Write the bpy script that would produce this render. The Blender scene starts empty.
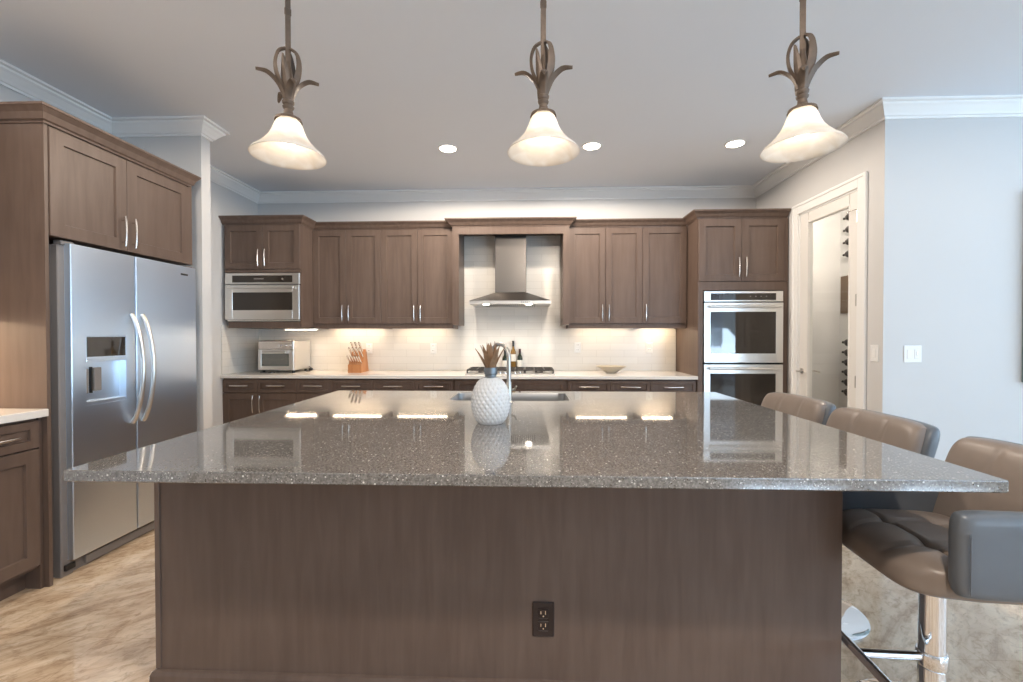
import bpy, bmesh, math, random
from mathutils import Vector, Matrix
R = math.radians; PI = math.pi
C = bpy.context.scene.collection
scene = bpy.context.scene
random.seed(4)

# ---------------------------------------------------------------- camera
F_PX, YAW, PITCH, ROLL, CAM_H = 440.8, -0.0372, -0.0121, -0.0006, 1.3085
cd = bpy.data.cameras.new('camera'); cam = bpy.data.objects.new('camera', cd); C.objects.link(cam)
cd.sensor_fit = 'HORIZONTAL'; cd.sensor_width = 36; cd.lens = F_PX*36/1023; cd.clip_start = .02
_f = Vector((math.sin(YAW)*math.cos(PITCH), math.cos(YAW)*math.cos(PITCH), math.sin(PITCH)))
_r0 = Vector((math.cos(YAW), -math.sin(YAW), 0)); _u0 = _r0.cross(_f)
_r = _r0*math.cos(ROLL)+_u0*math.sin(ROLL); _u = -_r0*math.sin(ROLL)+_u0*math.cos(ROLL)
m = Matrix((_r, _u, -_f)).transposed().to_4x4(); m.translation = (0, 0, CAM_H)
cam.matrix_world = m
scene.camera = cam

# ---------------------------------------------------------------- world, exposure
scene.view_settings.view_transform = 'Standard'
scene.view_settings.look = 'None'
scene.view_settings.gamma = 1
scene.view_settings.use_curve_mapping = False
scene.view_settings.exposure = 0.98
W = bpy.data.worlds.new('daylight'); scene.world = W; W.use_nodes = True
nt = W.node_tree; nt.nodes.clear()
wo = nt.nodes.new('ShaderNodeOutputWorld'); bg = nt.nodes.new('ShaderNodeBackground')
tc = nt.nodes.new('ShaderNodeTexCoord'); sx = nt.nodes.new('ShaderNodeSeparateXYZ'); rp = nt.nodes.new('ShaderNodeValToRGB')
nt.links.new(tc.outputs['Generated'], sx.inputs[0]); nt.links.new(sx.outputs['Z'], rp.inputs[0])
rp.color_ramp.elements[0].position = 0.0; rp.color_ramp.elements[0].color = (.72, .88, 1.0, 1)
rp.color_ramp.elements[1].position = 0.7; rp.color_ramp.elements[1].color = (.30, .52, 1.0, 1)
nt.links.new(rp.outputs[0], bg.inputs[0]); bg.inputs[1].default_value = .9
nt.links.new(bg.outputs[0], wo.inputs[0])

def area_light(name, loc, size, size_y, power, color, direction, portal=False, parent=None, spread=PI):
    l = bpy.data.lights.new(name, 'AREA'); l.shape = 'RECTANGLE'; l.size = size; l.size_y = size_y
    l.energy = power; l.color = color; l.spread = spread
    if portal: l.cycles.is_portal = True
    o = bpy.data.objects.new(name, l); C.objects.link(o); o.location = loc
    o.rotation_euler = Vector(direction).to_track_quat('-Z', 'Y').to_euler()
    if parent: o.parent = parent
    return o
def point_light(name, loc, power, color, radius, parent=None):
    l = bpy.data.lights.new(name, 'POINT'); l.energy = power; l.color = color; l.shadow_soft_size = radius
    o = bpy.data.objects.new(name, l); C.objects.link(o); o.location = loc
    if parent: o.parent = parent
    return o
def spot_light(name, loc, power, color, radius, angle, parent=None, blend=.6):
    l = bpy.data.lights.new(name, 'SPOT'); l.energy = power; l.color = color; l.shadow_soft_size = radius
    l.spot_size = R(angle); l.spot_blend = blend
    o = bpy.data.objects.new(name, l); C.objects.link(o); o.location = loc
    if parent: o.parent = parent
    return o

WARM = (1.0, .74, .48); SOFT = (1.0, .87, .73); DAY = (.45, .72, 1.0)
# room extents
XL, XL2, XR, YB, YJ, CZ = -3.17, -3.09, 2.50, 4.95, 3.20, 2.925
XFAR, YREAR = 7.2, -4.2
# daylight of the two glazed walls: sky through the openings, plus the daylight at each pane and an added upward fill for the ceiling
REAR_WINS = [(2.9, 4.3), (4.9, 6.15)]
SIDE_WINS = [(-3.2, -1.0), (-.4, 1.8)]
for (a, b) in REAR_WINS:
    area_light('window_daylight', ((a+b)/2, YREAR-.06, 1.35), b-a-.1, 2.3, 2.5*(b-a), DAY, (0, 1, 0))
    area_light('ceiling_fill', ((a+b)/2, YREAR-.07, 1.1), b-a-.1, 1.9, 57*(b-a), (.60, .79, 1.0), (0, .45, .89))  # added lamp aimed upward to brighten the ceiling
for (a, b) in SIDE_WINS:
    area_light('window_daylight', (XFAR+.06, (a+b)/2, 1.35), b-a-.1, 2.3, 9*(b-a), DAY, (-1, 0, 0))
    area_light('ceiling_fill', (XFAR+.07, (a+b)/2, 1.1), b-a-.1, 1.9, 23*(b-a), (.58, .79, 1.0), (-.5, 0, .86))  # added ceiling fill on the side windows as well

# ---------------------------------------------------------------- materials
def s2l(r, g, b):
    f = lambda c: (c/255/12.92) if c/255 <= .04045 else ((c/255+.055)/1.055)**2.4
    return (f(r), f(g), f(b), 1)
def mat(name, col, rough=.5, metal=0, coat=0, trans=0, ior=1.45, emit=None, es=0, noise=0, nscale=30, bump=0, aniso=0, spec=.5):
    m = bpy.data.materials.new(name); m.use_nodes = True; n = m.node_tree; p = n.nodes['Principled BSDF']
    p.inputs['Base Color'].default_value = col; p.inputs['Roughness'].default_value = rough
    p.inputs['Metallic'].default_value = metal; p.inputs['Coat Weight'].default_value = coat
    p.inputs['Transmission Weight'].default_value = trans; p.inputs['IOR'].default_value = ior
    p.inputs['Specular IOR Level'].default_value = spec
    if emit: p.inputs['Emission Color'].default_value = emit; p.inputs['Emission Strength'].default_value = es
    if noise or bump:
        t = n.nodes.new('ShaderNodeTexCoord'); z = n.nodes.new('ShaderNodeTexNoise')
        z.inputs['Scale'].default_value = nscale; z.inputs['Detail'].default_value = 4
        n.links.new(t.outputs['Object'], z.inputs['Vector'])
        if noise:
            mx = n.nodes.new('ShaderNodeMix'); mx.data_type = 'RGBA'
            mx.inputs['A'].default_value = tuple(c*(1-noise) for c in col[:3])+(1,)
            mx.inputs['B'].default_value = tuple(min(1, c*(1+noise)) for c in col[:3])+(1,)
            n.links.new(z.outputs['Fac'], mx.inputs['Factor']); n.links.new(mx.outputs['Result'], p.inputs['Base Color'])
        if bump:
            b = n.nodes.new('ShaderNodeBump'); b.inputs['Strength'].default_value = bump; b.inputs['Distance'].default_value = .002
            n.links.new(z.outputs['Fac'], b.inputs['Height']); n.links.new(b.outputs[0], p.inputs['Normal'])
    return m
def nodes(m): return m.node_tree, m.node_tree.nodes['Principled BSDF']
def ramp(n, stops):
    r = n.nodes.new('ShaderNodeValToRGB'); e = r.color_ramp.elements
    e[0].position, e[0].color = stops[0]; e[1].position, e[1].color = stops[1]
    for p, c in stops[2:]:
        x = e.new(p); x.color = c
    return r
M = {}
M['wall'] = mat('wall_paint', (.61, .605, .60, 1), .85, noise=.015, nscale=3)
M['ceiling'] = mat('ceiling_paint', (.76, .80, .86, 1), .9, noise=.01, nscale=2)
M['trim'] = mat('trim_paint', (.84, .84, .83, 1), .45, noise=.01, nscale=4)
M['door_paint'] = mat('door_paint', (.80, .78, .75, 1), .4, noise=.01, nscale=4)

def wood(name, a, b, rough=.42):
    m = mat(name, a, rough, spec=.35); n, p = nodes(m)
    t = n.nodes.new('ShaderNodeTexCoord'); mp = n.nodes.new('ShaderNodeMapping'); mp.inputs['Scale'].default_value = (9, 9, .9)
    z = n.nodes.new('ShaderNodeTexNoise'); z.inputs['Scale'].default_value = 3.2; z.inputs['Detail'].default_value = 6; z.inputs['Distortion'].default_value = .4
    z2 = n.nodes.new('ShaderNodeTexNoise'); z2.inputs['Scale'].default_value = 2.2; z2.inputs['Detail'].default_value = 3
    n.links.new(t.outputs['Object'], mp.inputs['Vector']); n.links.new(mp.outputs[0], z.inputs['Vector']); n.links.new(t.outputs['Object'], z2.inputs['Vector'])
    ad = n.nodes.new('ShaderNodeMath'); ad.operation = 'MULTIPLY_ADD'; ad.inputs[1].default_value = .55
    n.links.new(z.outputs['Fac'], ad.inputs[0])
    ml = n.nodes.new('ShaderNodeMath'); ml.operation = 'MULTIPLY'; ml.inputs[1].default_value = .45
    n.links.new(z2.outputs['Fac'], ml.inputs[0]); n.links.new(ml.outputs[0], ad.inputs[2])
    r = ramp(n, [(.38, b), (.62, a)]); n.links.new(ad.outputs[0], r.inputs[0]); n.links.new(r.outputs[0], p.inputs['Base Color'])
    bp = n.nodes.new('ShaderNodeBump'); bp.inputs['Strength'].default_value = .06; bp.inputs['Distance'].default_value = .001
    n.links.new(z.outputs['Fac'], bp.inputs['Height']); n.links.new(bp.outputs[0], p.inputs['Normal'])
    return m
M['wood'] = wood('stained_maple', (.150, .105, .083, 1), (.118, .081, .064, 1))
M['block_wood'] = wood('orange_wood', (.50, .22, .09, 1), (.40, .16, .06, 1), .45)

# polished travertine floor
def floor_mat():
    m = mat('polished_travertine', (.6, .5, .4, 1), .12, coat=.4); n, p = nodes(m); p.inputs['Coat Roughness'].default_value = .04
    t = n.nodes.new('ShaderNodeTexCoord'); mp = n.nodes.new('ShaderNodeMapping')
    mr = n.nodes.new('ShaderNodeMapping'); mr.inputs['Rotation'].default_value = (0, 0, R(-40))
    mp.inputs['Scale'].default_value = (1.0, 2.6, 1)
    n.links.new(t.outputs['Object'], mr.inputs['Vector']); n.links.new(mr.outputs[0], mp.inputs['Vector'])
    z = n.nodes.new('ShaderNodeTexNoise'); z.inputs['Scale'].default_value = 2.6; z.inputs['Detail'].default_value = 9; z.inputs['Roughness'].default_value = .66; z.inputs['Distortion'].default_value = 1.3
    n.links.new(mp.outputs[0], z.inputs['Vector'])
    m3 = n.nodes.new('ShaderNodeMapping'); m3.inputs['Scale'].default_value = (1.7, 3.4, 1); n.links.new(mr.outputs[0], m3.inputs['Vector'])
    z2 = n.nodes.new('ShaderNodeTexNoise'); z2.inputs['Scale'].default_value = 9; z2.inputs['Detail'].default_value = 9; z2.inputs['Roughness'].default_value = .72; z2.inputs['Distortion'].default_value = .8
    n.links.new(m3.outputs[0], z2.inputs['Vector'])
    r = ramp(n, [(.30, (.36, .245, .16, 1)), (.70, (.78, .66, .52, 1)), (.43, (.56, .42, .29, 1)), (.56, (.70, .56, .41, 1))])
    r2 = ramp(n, [(.34, (.56, .46, .37, 1)), (.52, (1.1, 1.08, 1.06, 1))])
    n.links.new(z.outputs['Fac'], r.inputs[0]); n.links.new(z2.outputs['Fac'], r2.inputs[0])
    mx = n.nodes.new('ShaderNodeMix'); mx.data_type = 'RGBA'; mx.blend_type = 'MULTIPLY'; mx.inputs['Factor'].default_value = .75
    n.links.new(r.outputs[0], mx.inputs['A']); n.links.new(r2.outputs[0], mx.inputs['B'])
    bk = n.nodes.new('ShaderNodeTexBrick'); bk.offset = 0; bk.inputs['Scale'].default_value = 1
    bk.inputs['Brick Width'].default_value = .61; bk.inputs['Row Height'].default_value = .61; bk.inputs['Mortar Size'].default_value = .0012
    bk.inputs['Color1'].default_value = bk.inputs['Color2'].default_value = (1, 1, 1, 1); bk.inputs['Mortar'].default_value = (.72, .68, .62, 1)
    n.links.new(t.outputs['Object'], bk.inputs['Vector'])
    m2 = n.nodes.new('ShaderNodeMix'); m2.data_type = 'RGBA'; m2.blend_type = 'MULTIPLY'; m2.inputs['Factor'].default_value = 1
    n.links.new(mx.outputs['Result'], m2.inputs['A']); n.links.new(bk.outputs['Color'], m2.inputs['B'])
    n.links.new(m2.outputs['Result'], p.inputs['Base Color'])
    return m
M['floor'] = floor_mat()

# speckled grey quartz
def quartz():
    m = mat('grey_quartz', (.15, .14, .13, 1), .045, ior=2.1); n, p = nodes(m)
    t = n.nodes.new('ShaderNodeTexCoord')
    z = n.nodes.new('ShaderNodeTexNoise'); z.inputs['Scale'].default_value = 160; z.inputs['Detail'].default_value = 3
    n.links.new(t.outputs['Object'], z.inputs['Vector'])
    base = ramp(n, [(.35, (.105, .098, .09, 1)), (.65, (.205, .193, .182, 1))]); n.links.new(z.outputs['Fac'], base.inputs[0])
    cur = base.outputs[0]
    for sc, th, col, sel in ((62, .17, (.68, .66, .62, 1), .72), (110, .22, (.50, .47, .44, 1), .72), (200, .26, (.38, .36, .33, 1), .66), (90, .22, (.045, .04, .037, 1), .66)):
        v = n.nodes.new('ShaderNodeTexVoronoi'); v.inputs['Scale'].default_value = sc; n.links.new(t.outputs['Object'], v.inputs['Vector'])
        lt = n.nodes.new('ShaderNodeMath'); lt.operation = 'LESS_THAN'; lt.inputs[1].default_value = th; n.links.new(v.outputs['Distance'], lt.inputs[0])
        sp = n.nodes.new('ShaderNodeSeparateColor'); n.links.new(v.outputs['Color'], sp.inputs[0])
        gt = n.nodes.new('ShaderNodeMath'); gt.operation = 'GREATER_THAN'; gt.inputs[1].default_value = sel; n.links.new(sp.outputs[0], gt.inputs[0])
        mu = n.nodes.new('ShaderNodeMath'); mu.operation = 'MULTIPLY'; n.links.new(lt.outputs[0], mu.inputs[0]); n.links.new(gt.outputs[0], mu.inputs[1])
        mx = n.nodes.new('ShaderNodeMix'); mx.data_type = 'RGBA'; n.links.new(mu.outputs[0], mx.inputs['Factor'])
        n.links.new(cur, mx.inputs['A']); mx.inputs['B'].default_value = col; cur = mx.outputs['Result']
    n.links.new(cur, p.inputs['Base Color'])
    return m
M['quartz'] = quartz()
M['white_quartz'] = mat('white_quartz', (.74, .71, .67, 1), .14, noise=.03, nscale=60)

def tile(name, axis):
    m = mat(name, (.74, .70, .64, 1), .22); n, p = nodes(m)
    t = n.nodes.new('ShaderNodeTexCoord'); s = n.nodes.new('ShaderNodeSeparateXYZ'); c = n.nodes.new('ShaderNodeCombineXYZ')
    n.links.new(t.outputs['Object'], s.inputs[0]); n.links.new(s.outputs[axis], c.inputs[0]); n.links.new(s.outputs['Z'], c.inputs[1])
    b = n.nodes.new('ShaderNodeTexBrick'); b.inputs['Scale'].default_value = 1; b.inputs['Brick Width'].default_value = .305; b.inputs['Row Height'].default_value = .0765
    b.inputs['Mortar Size'].default_value = .0016; b.inputs['Mortar Smooth'].default_value = .2
    b.inputs['Color1'].default_value = (.76, .735, .69, 1); b.inputs['Color2'].default_value = (.71, .685, .64, 1); b.inputs['Mortar'].default_value = (.60, .575, .53, 1)
    n.links.new(c.outputs[0], b.inputs['Vector']); n.links.new(b.outputs['Color'], p.inputs['Base Color'])
    bp = n.nodes.new('ShaderNodeBump'); bp.inputs['Strength'].default_value = .25; bp.inputs['Distance'].default_value = .002; bp.invert = True
    n.links.new(b.outputs['Fac'], bp.inputs['Height']); n.links.new(bp.outputs[0], p.inputs['Normal'])
    return m
M['tile_x'] = tile('glass_tile_back', 'X'); M['tile_y'] = tile('glass_tile_side', 'Y')

def brushed(name, col, rough, axis_scale, an=0):
    m = mat(name, col, rough, metal=1); n, p = nodes(m)
    if an:
        tg = n.nodes.new('ShaderNodeTangent'); tg.direction_type = 'RADIAL'; tg.axis = 'Z'; n.links.new(tg.outputs[0], p.inputs['Tangent'])
        p.inputs['Anisotropic'].default_value = an
    t = n.nodes.new('ShaderNodeTexCoord'); mp = n.nodes.new('ShaderNodeMapping'); mp.inputs['Scale'].default_value = axis_scale
    z = n.nodes.new('ShaderNodeTexNoise'); z.inputs['Scale'].default_value = 40; z.inputs['Detail'].default_value = 2
    n.links.new(t.outputs['Object'], mp.inputs['Vector']); n.links.new(mp.outputs[0], z.inputs['Vector'])
    b = n.nodes.new('ShaderNodeBump'); b.inputs['Strength'].default_value = .05; b.inputs['Distance'].default_value = .0005
    n.links.new(z.outputs['Fac'], b.inputs['Height']); n.links.new(b.outputs[0], p.inputs['Normal'])
    return m
M['steel'] = brushed('brushed_steel', (.235, .215, .20, 1), .28, (.4, .4, 12))
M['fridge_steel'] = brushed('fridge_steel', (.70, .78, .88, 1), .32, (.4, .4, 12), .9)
M['steel_light'] = brushed('oven_steel', (.74, .73, .71, 1), .30, (.4, .4, 12))
M['faucet_nickel'] = mat('satin_nickel', (.50, .48, .45, 1), .30, metal=1)
M['basin_steel'] = mat('satin_basin_steel', (.42, .42, .42, 1), .35, metal=.9)
M['nickel'] = mat('brushed_nickel', (.74, .70, .66, 1), .24, metal=1)
M['chrome'] = mat('polished_chrome', (.80, .80, .81, 1), .05, metal=1)
M['dark_metal'] = mat('aged_bronze', (.115, .085, .065, 1), .55, metal=.3, noise=.3, nscale=40, bump=.2)
M['black'] = mat('black_plastic', (.015, .015, .016, 1), .35)
M['black_glass'] = mat('black_glass', (.030, .023, .018, 1), .03, spec=.8)
M['smoke_glass'] = mat('smoked_oven_glass', (.13, .14, .13, 1), .08, metal=.3)
M['grate'] = mat('cast_iron', (.045, .04, .036, 1), .5)
M['grey_body'] = mat('grey_enamel', (.22, .20, .19, 1), .45)
M['gasket'] = mat('dark_gasket', (.01, .01, .01, 1), .6)
M['leather'] = mat('brown_leather', (.225, .182, .155, 1), .36, noise=.06, nscale=25, bump=.12)
M['leather_daylit'] = mat('brown_leather_daylit', (.115, .128, .145, 1), .33, noise=.05, nscale=25, bump=.1)  # same brown leather as the seat, cool daylight cast put into the colour
M['bronze_plate'] = mat('dark_bronze_plate', (.028, .018, .017, 1), .3)
M['white_plastic'] = mat('white_plastic', (.80, .80, .79, 1), .35)
M['label'] = mat('paper_label', (.78, .75, .68, 1), .7)
M['glass'] = mat('clear_glass', (1, 1, 1, 1), .01, trans=1, ior=1.03, spec=.5)
def pane_mat():
    m = bpy.data.materials.new('thin_pane_glass'); m.use_nodes = True; n = m.node_tree; n.nodes.clear()
    o = n.nodes.new('ShaderNodeOutputMaterial'); t = n.nodes.new('ShaderNodeBsdfTransparent'); g = n.nodes.new('ShaderNodeBsdfGlossy'); g.inputs['Roughness'].default_value = .02
    t.inputs[0].default_value = (.97, .98, .975, 1)
    f = n.nodes.new('ShaderNodeFresnel'); f.inputs[0].default_value = 1.35; x = n.nodes.new('ShaderNodeMixShader')
    ge = n.nodes.new('ShaderNodeNewGeometry'); iv = n.nodes.new('ShaderNodeMath'); iv.operation = 'SUBTRACT'; iv.inputs[0].default_value = 1
    n.links.new(ge.outputs['Backfacing'], iv.inputs[1]); mu = n.nodes.new('ShaderNodeMath'); mu.operation = 'MULTIPLY'
    n.links.new(f.outputs[0], mu.inputs[0]); n.links.new(iv.outputs[0], mu.inputs[1])
    n.links.new(mu.outputs[0], x.inputs[0]); n.links.new(t.outputs[0], x.inputs[1]); n.links.new(g.outputs[0], x.inputs[2]); n.links.new(x.outputs[0], o.inputs[0]); return m
M['window_glass'] = M['glass'] = pane_mat()
M['vase_glass'] = mat('pressed_white_glass', (.82, .83, .84, 1), .10, trans=.30, ior=1.35, coat=.8)
M['pewter'] = mat('pewter_collar', (.19, .21, .23, 1), .35, metal=.7)
M['dried_leaf'] = mat('dried_leaf', (.27, .16, .09, 1), .6, noise=.35, nscale=60)
M['bowl'] = mat('glazed_bowl', (.46, .40, .31, 1), .35)
M['green_glass'] = mat('dark_green_bottle', (.02, .03, .018, 1), .08, spec=.7)
M['dark_glass'] = mat('near_black_bottle', (.02, .014, .012, 1), .15)
M['amber_glass'] = mat('amber_bottle', (.22, .12, .03, 1), .08, spec=.7)
M['foil'] = mat('dark_foil', (.05, .012, .012, 1), .35)
M['bulb'] = mat('lit_bulb', (1, 1, 1, 1), .5, emit=(1, .86, .68, 1), es=6)
M['led'] = mat('lit_led_strip', (1, 1, 1, 1), .5, emit=(1, .84, .64, 1), es=6)
M['downlight'] = mat('lit_downlight', (1, 1, 1, 1), .5, emit=(1, .88, .72, 1), es=12)
M['frame_art'] = mat('grey_green_frame', (.20, .27, .28, 1), .4)
M['art'] = mat('muted_canvas', (.20, .24, .24, 1), .8, noise=.5, nscale=5)
M['curtain'] = mat('sheer_curtain', (.75, .82, .88, 1), .9)
M['door_brown'] = mat('brown_panel', (.13, .09, .06, 1), .4)
M['patio'] = mat('patio_ground', (.45, .45, .43, 1), .8)
def shade_mat():
    m = bpy.data.materials.new('alabaster_glass'); m.use_nodes = True; n = m.node_tree; n.nodes.clear()
    o = n.nodes.new('ShaderNodeOutputMaterial'); d = n.nodes.new('ShaderNodeBsdfDiffuse'); t = n.nodes.new('ShaderNodeBsdfTranslucent')
    g = n.nodes.new('ShaderNodeBsdfGlossy'); g.inputs['Roughness'].default_value = .15
    z = n.nodes.new('ShaderNodeTexNoise'); z.inputs['Scale'].default_value = 9; z.inputs['Detail'].default_value = 4; z.inputs['Distortion'].default_value = 1.2
    tc = n.nodes.new('ShaderNodeTexCoord'); n.links.new(tc.outputs['Object'], z.inputs['Vector'])
    r = ramp(n, [(.3, (.80, .74, .66, 1)), (.7, (.93, .91, .88, 1))]); n.links.new(z.outputs['Fac'], r.inputs[0])
    n.links.new(r.outputs[0], d.inputs[0]); n.links.new(r.outputs[0], t.inputs[0])
    a = n.nodes.new('ShaderNodeMixShader'); a.inputs[0].default_value = .5; n.links.new(d.outputs[0], a.inputs[1]); n.links.new(t.outputs[0], a.inputs[2])
    b = n.nodes.new('ShaderNodeMixShader'); b.inputs[0].default_value = .05; n.links.new(a.outputs[0], b.inputs[1]); n.links.new(g.outputs[0], b.inputs[2])
    n.links.new(b.outputs[0], o.inputs[0]); return m
M['shade'] = shade_mat()
M['curtain'] = mat('sheer_cloth', (.80, .86, .92, 1), .9)
_n, _p = nodes(M['curtain']); _t = _n.nodes.new('ShaderNodeBsdfTransparent'); _x = _n.nodes.new('ShaderNodeMixShader'); _x.inputs[0].default_value = .45
_n.links.new(_p.outputs[0], _x.inputs[1]); _n.links.new(_t.outputs[0], _x.inputs[2]); _n.links.new(_x.outputs[0], _n.nodes['Material Output'].inputs['Surface'])

# ---------------------------------------------------------------- mesh helpers
POSE = {}
class MB:
    def __init__(s): s.bm = bmesh.new(); s.mat = []
    def box(s, x0, x1, y0, y1, z0, z1, bev=0, seg=1):
        vs = [s.bm.verts.new((x, y, z)) for x in (x0, x1) for y in (y0, y1) for z in (z0, z1)]
        fs = [s.bm.faces.new([vs[i] for i in f]) for f in ((0, 1, 3, 2), (4, 6, 7, 5), (0, 4, 5, 1), (2, 3, 7, 6), (0, 2, 6, 4), (1, 5, 7, 3))]
        if bev:
            es = list({e for f in fs for e in f.edges})
            bmesh.ops.bevel(s.bm, geom=es, offset=bev, segments=seg, affect='EDGES', profile=.5)
        return s
    def grid(s, rows, close_u=False, close_v=False, flip=False):
        vr = [[s.bm.verts.new(p) for p in r] for r in rows]
        nu, nv = len(vr), len(vr[0])
        for i in range(nu if close_u else nu-1):
            for j in range(nv if close_v else nv-1):
                q = [vr[i][j], vr[(i+1) % nu][j], vr[(i+1) % nu][(j+1) % nv], vr[i][(j+1) % nv]]
                if flip: q.reverse()
                try: s.bm.faces.new(q)
                except ValueError: pass
        return vr
    def cap(s, ring):
        try: s.bm.faces.new(ring)
        except ValueError: pass
    def tube(s, pts, r, n=10, cap=True, closed=False):
        pts = [Vector(p) for p in pts]; rows = []; up = None
        rr = r if isinstance(r, (list, tuple)) else [r]*len(pts)
        for i, p in enumerate(pts):
            a = pts[i-1] if (i or closed) else p; b = pts[(i+1) % len(pts)] if (i < len(pts)-1 or closed) else p
            t = (b-a).normalized()
            if up is None: up = Vector((0, 0, 1)) if abs(t.z) < .9 else Vector((1, 0, 0))
            u = (up-t*up.dot(t)).normalized(); up = u; v = t.cross(u)
            rows.append([p+(u*math.cos(2*PI*k/n)+v*math.sin(2*PI*k/n))*rr[i] for k in range(n)])
        g = s.grid(rows, close_u=closed, close_v=True)
        if cap and not closed: s.cap(g[0]); s.cap(g[-1][::-1])
        return s
    def lathe(s, prof, c=(0, 0, 0), n=40, capb=False, capt=False, sx=1, sy=1):
        rows = [[(c[0]+r*math.cos(2*PI*k/n)*sx, c[1]+r*math.sin(2*PI*k/n)*sy, c[2]+z) for k in range(n)] for r, z in prof]
        g = s.grid(rows, close_v=True, flip=True)
        if capb: s.cap(g[0][::-1])
        if capt: s.cap(g[-1])
        return s
    def ribbon(s, pts, widths, side, th=.003):
        """bent strap: centre line pts, widths, constant sideways direction"""
        pts = [Vector(p) for p in pts]; side = Vector(side).normalized(); rows = []
        for i, p in enumerate(pts):
            t = (pts[min(i+1, len(pts)-1)]-pts[max(i-1, 0)]).normalized(); nn = t.cross(side).normalized(); w = widths[i]/2
            rows.append([p-side*w, p-nn*th*.9-side*w*.4, p-nn*th*1.1+side*w*.4, p+side*w, p+nn*th*.5+side*w*.4, p+nn*th*.5-side*w*.4])
        g = s.grid(rows, close_v=True); s.cap(g[0]); s.cap(g[-1][::-1]); return s
    def sweep(s, path, prof, closed=False):
        """path: list of (x,y); prof: closed list of (out,z), 'out' to the right of travel; mitred"""
        P = [Vector(p) for p in path]; n = len(P); rows = []
        for i in range(n):
            d0 = (P[i]-P[i-1]).normalized() if (i or closed) else None
            d1 = (P[(i+1) % n]-P[i]).normalized() if (i < n-1 or closed) else None
            d0 = d0 or d1; d1 = d1 or d0
            n0 = Vector((d0.y, -d0.x)); n1 = Vector((d1.y, -d1.x)); mi = (n0+n1); mi = mi/(mi.length_squared/2)
            rows.append([(P[i].x+mi.x*o, P[i].y+mi.y*o, z) for o, z in prof])
        g = s.grid(rows, close_u=closed, close_v=True)
        if not closed: s.cap(g[0]); s.cap(g[-1][::-1])
        return s
    def prism(s, poly, axis, a, b):
        """poly 2D points extruded along axis ('x': (y,z); 'y': (x,z); 'z': (x,y))"""
        f = {'x': lambda p, t: (t, p[0], p[1]), 'y': lambda p, t: (p[0], t, p[1]), 'z': lambda p, t: (p[0], p[1], t)}[axis]
        A = [s.bm.verts.new(f(p, a)) for p in poly]; B = [s.bm.verts.new(f(p, b)) for p in poly]
        for i in range(len(poly)): s.bm.faces.new([A[i], A[(i+1) % len(poly)], B[(i+1) % len(poly)], B[i]])
        s.bm.faces.new(A[::-1]); s.bm.faces.new(B); return s
    def xform(s, mtx): s.bm.transform(mtx); return s
    def add(s, o):
        me = bpy.data.meshes.new('t'); o.bm.to_mesh(me); s.bm.from_mesh(me); bpy.data.meshes.remove(me); return s
    def build(s, name, material, parent=None, smooth=False, world=False, angle=35):
        if world and parent is not None and parent in POSE: s.bm.transform(POSE[parent].inverted())
        bmesh.ops.recalc_face_normals(s.bm, faces=s.bm.faces[:])
        me = bpy.data.meshes.new(name); s.bm.to_mesh(me); s.bm.free()
        o = bpy.data.objects.new(name, me); C.objects.link(o)
        me.materials.append(M[material] if isinstance(material, str) else material)
        if smooth:
            for p in me.polygons: p.use_smooth = True
            try: me.set_sharp_from_angle(angle=R(angle))
            except Exception: pass
        if parent: o.parent = parent
        return o
def thing(name, label, cat, loc=(0, 0, 0), rz=0, group=None):
    o = bpy.data.objects.new(name, None); C.objects.link(o); o.location = loc; o.rotation_euler = (0, 0, rz); o.empty_display_size = .1
    o['label'] = label; o['category'] = cat
    if group: o['group'] = group
    POSE[o] = Matrix.Translation(loc) @ Matrix.Rotation(rz, 4, 'Z')
    return o
def tag(o, label, cat, group=None):
    o['label'] = label; o['category'] = cat
    if group: o['group'] = group
    return o
def struct(name, mb, material, parent=None, smooth=False):
    o = mb.build(name, material, parent, smooth)
    if parent is None: o['kind'] = 'structure'
    return o
def copy_tree(o, parent=None, loc=None, rz=None, label=None):
    c = o.copy(); C.objects.link(c); c.parent = parent
    if loc: c.location = loc
    if rz is not None: c.rotation_euler = (0, 0, rz)
    if label: c['label'] = label
    for ch in list(o.children): copy_tree(ch, c)
    return c

# ---------------------------------------------------------------- room shell
struct('floor', MB().box(-3.6, XFAR+.1, YREAR-.1, YB+.1, -.1, 0), 'floor')
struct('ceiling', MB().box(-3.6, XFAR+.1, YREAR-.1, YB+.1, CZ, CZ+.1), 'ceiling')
struct('wall_left', MB().box(XL-.15, XL, YREAR, 3.262, 0, CZ), 'wall')
struct('wall_left_stub', MB().box(XL-.15, -2.47, 3.262, 3.357, 0, CZ), 'wall')
struct('wall_left_back', MB().box(XL-.15, XL2, 3.357, YB, 0, CZ), 'wall')
struct('wall_back', MB().box(XL-.15, XFAR+.1, YB, YB+.12, 0, CZ), 'wall')
# right wall with the pantry door opening
D0, D1, DT = 3.437, 4.175, 2.425
struct('wall_right', MB().box(XR, XR+.12, YJ, D0, 0, CZ).box(XR, XR+.12, D1, YB, 0, CZ).box(XR, XR+.12, D0, D1, DT, CZ), 'wall')
struct('wall_right_front', MB().box(XR+.12, XFAR, YJ, YJ+.12, 0, CZ), 'wall')
struct('wall_pantry', MB().box(3.405, 3.50, YJ+.12, YB, 0, CZ), 'wall')
def win_wall(name, axis, pos, th, lo, hi, wins, z0, z1):
    b = MB(); c = lo
    def bx(a, e, zz0, zz1):
        if axis == 'y': b.box(a, e, pos, pos+th, zz0, zz1)
        else: b.box(pos, pos+th, a, e, zz0, zz1)
    for a, e in wins:
        bx(c, a, 0, CZ); bx(a, e, 0, z0) if z0 > .01 else None; bx(a, e, z1, CZ); c = e
    bx(c, hi, 0, CZ); struct(name, b, 'wall')
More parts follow.
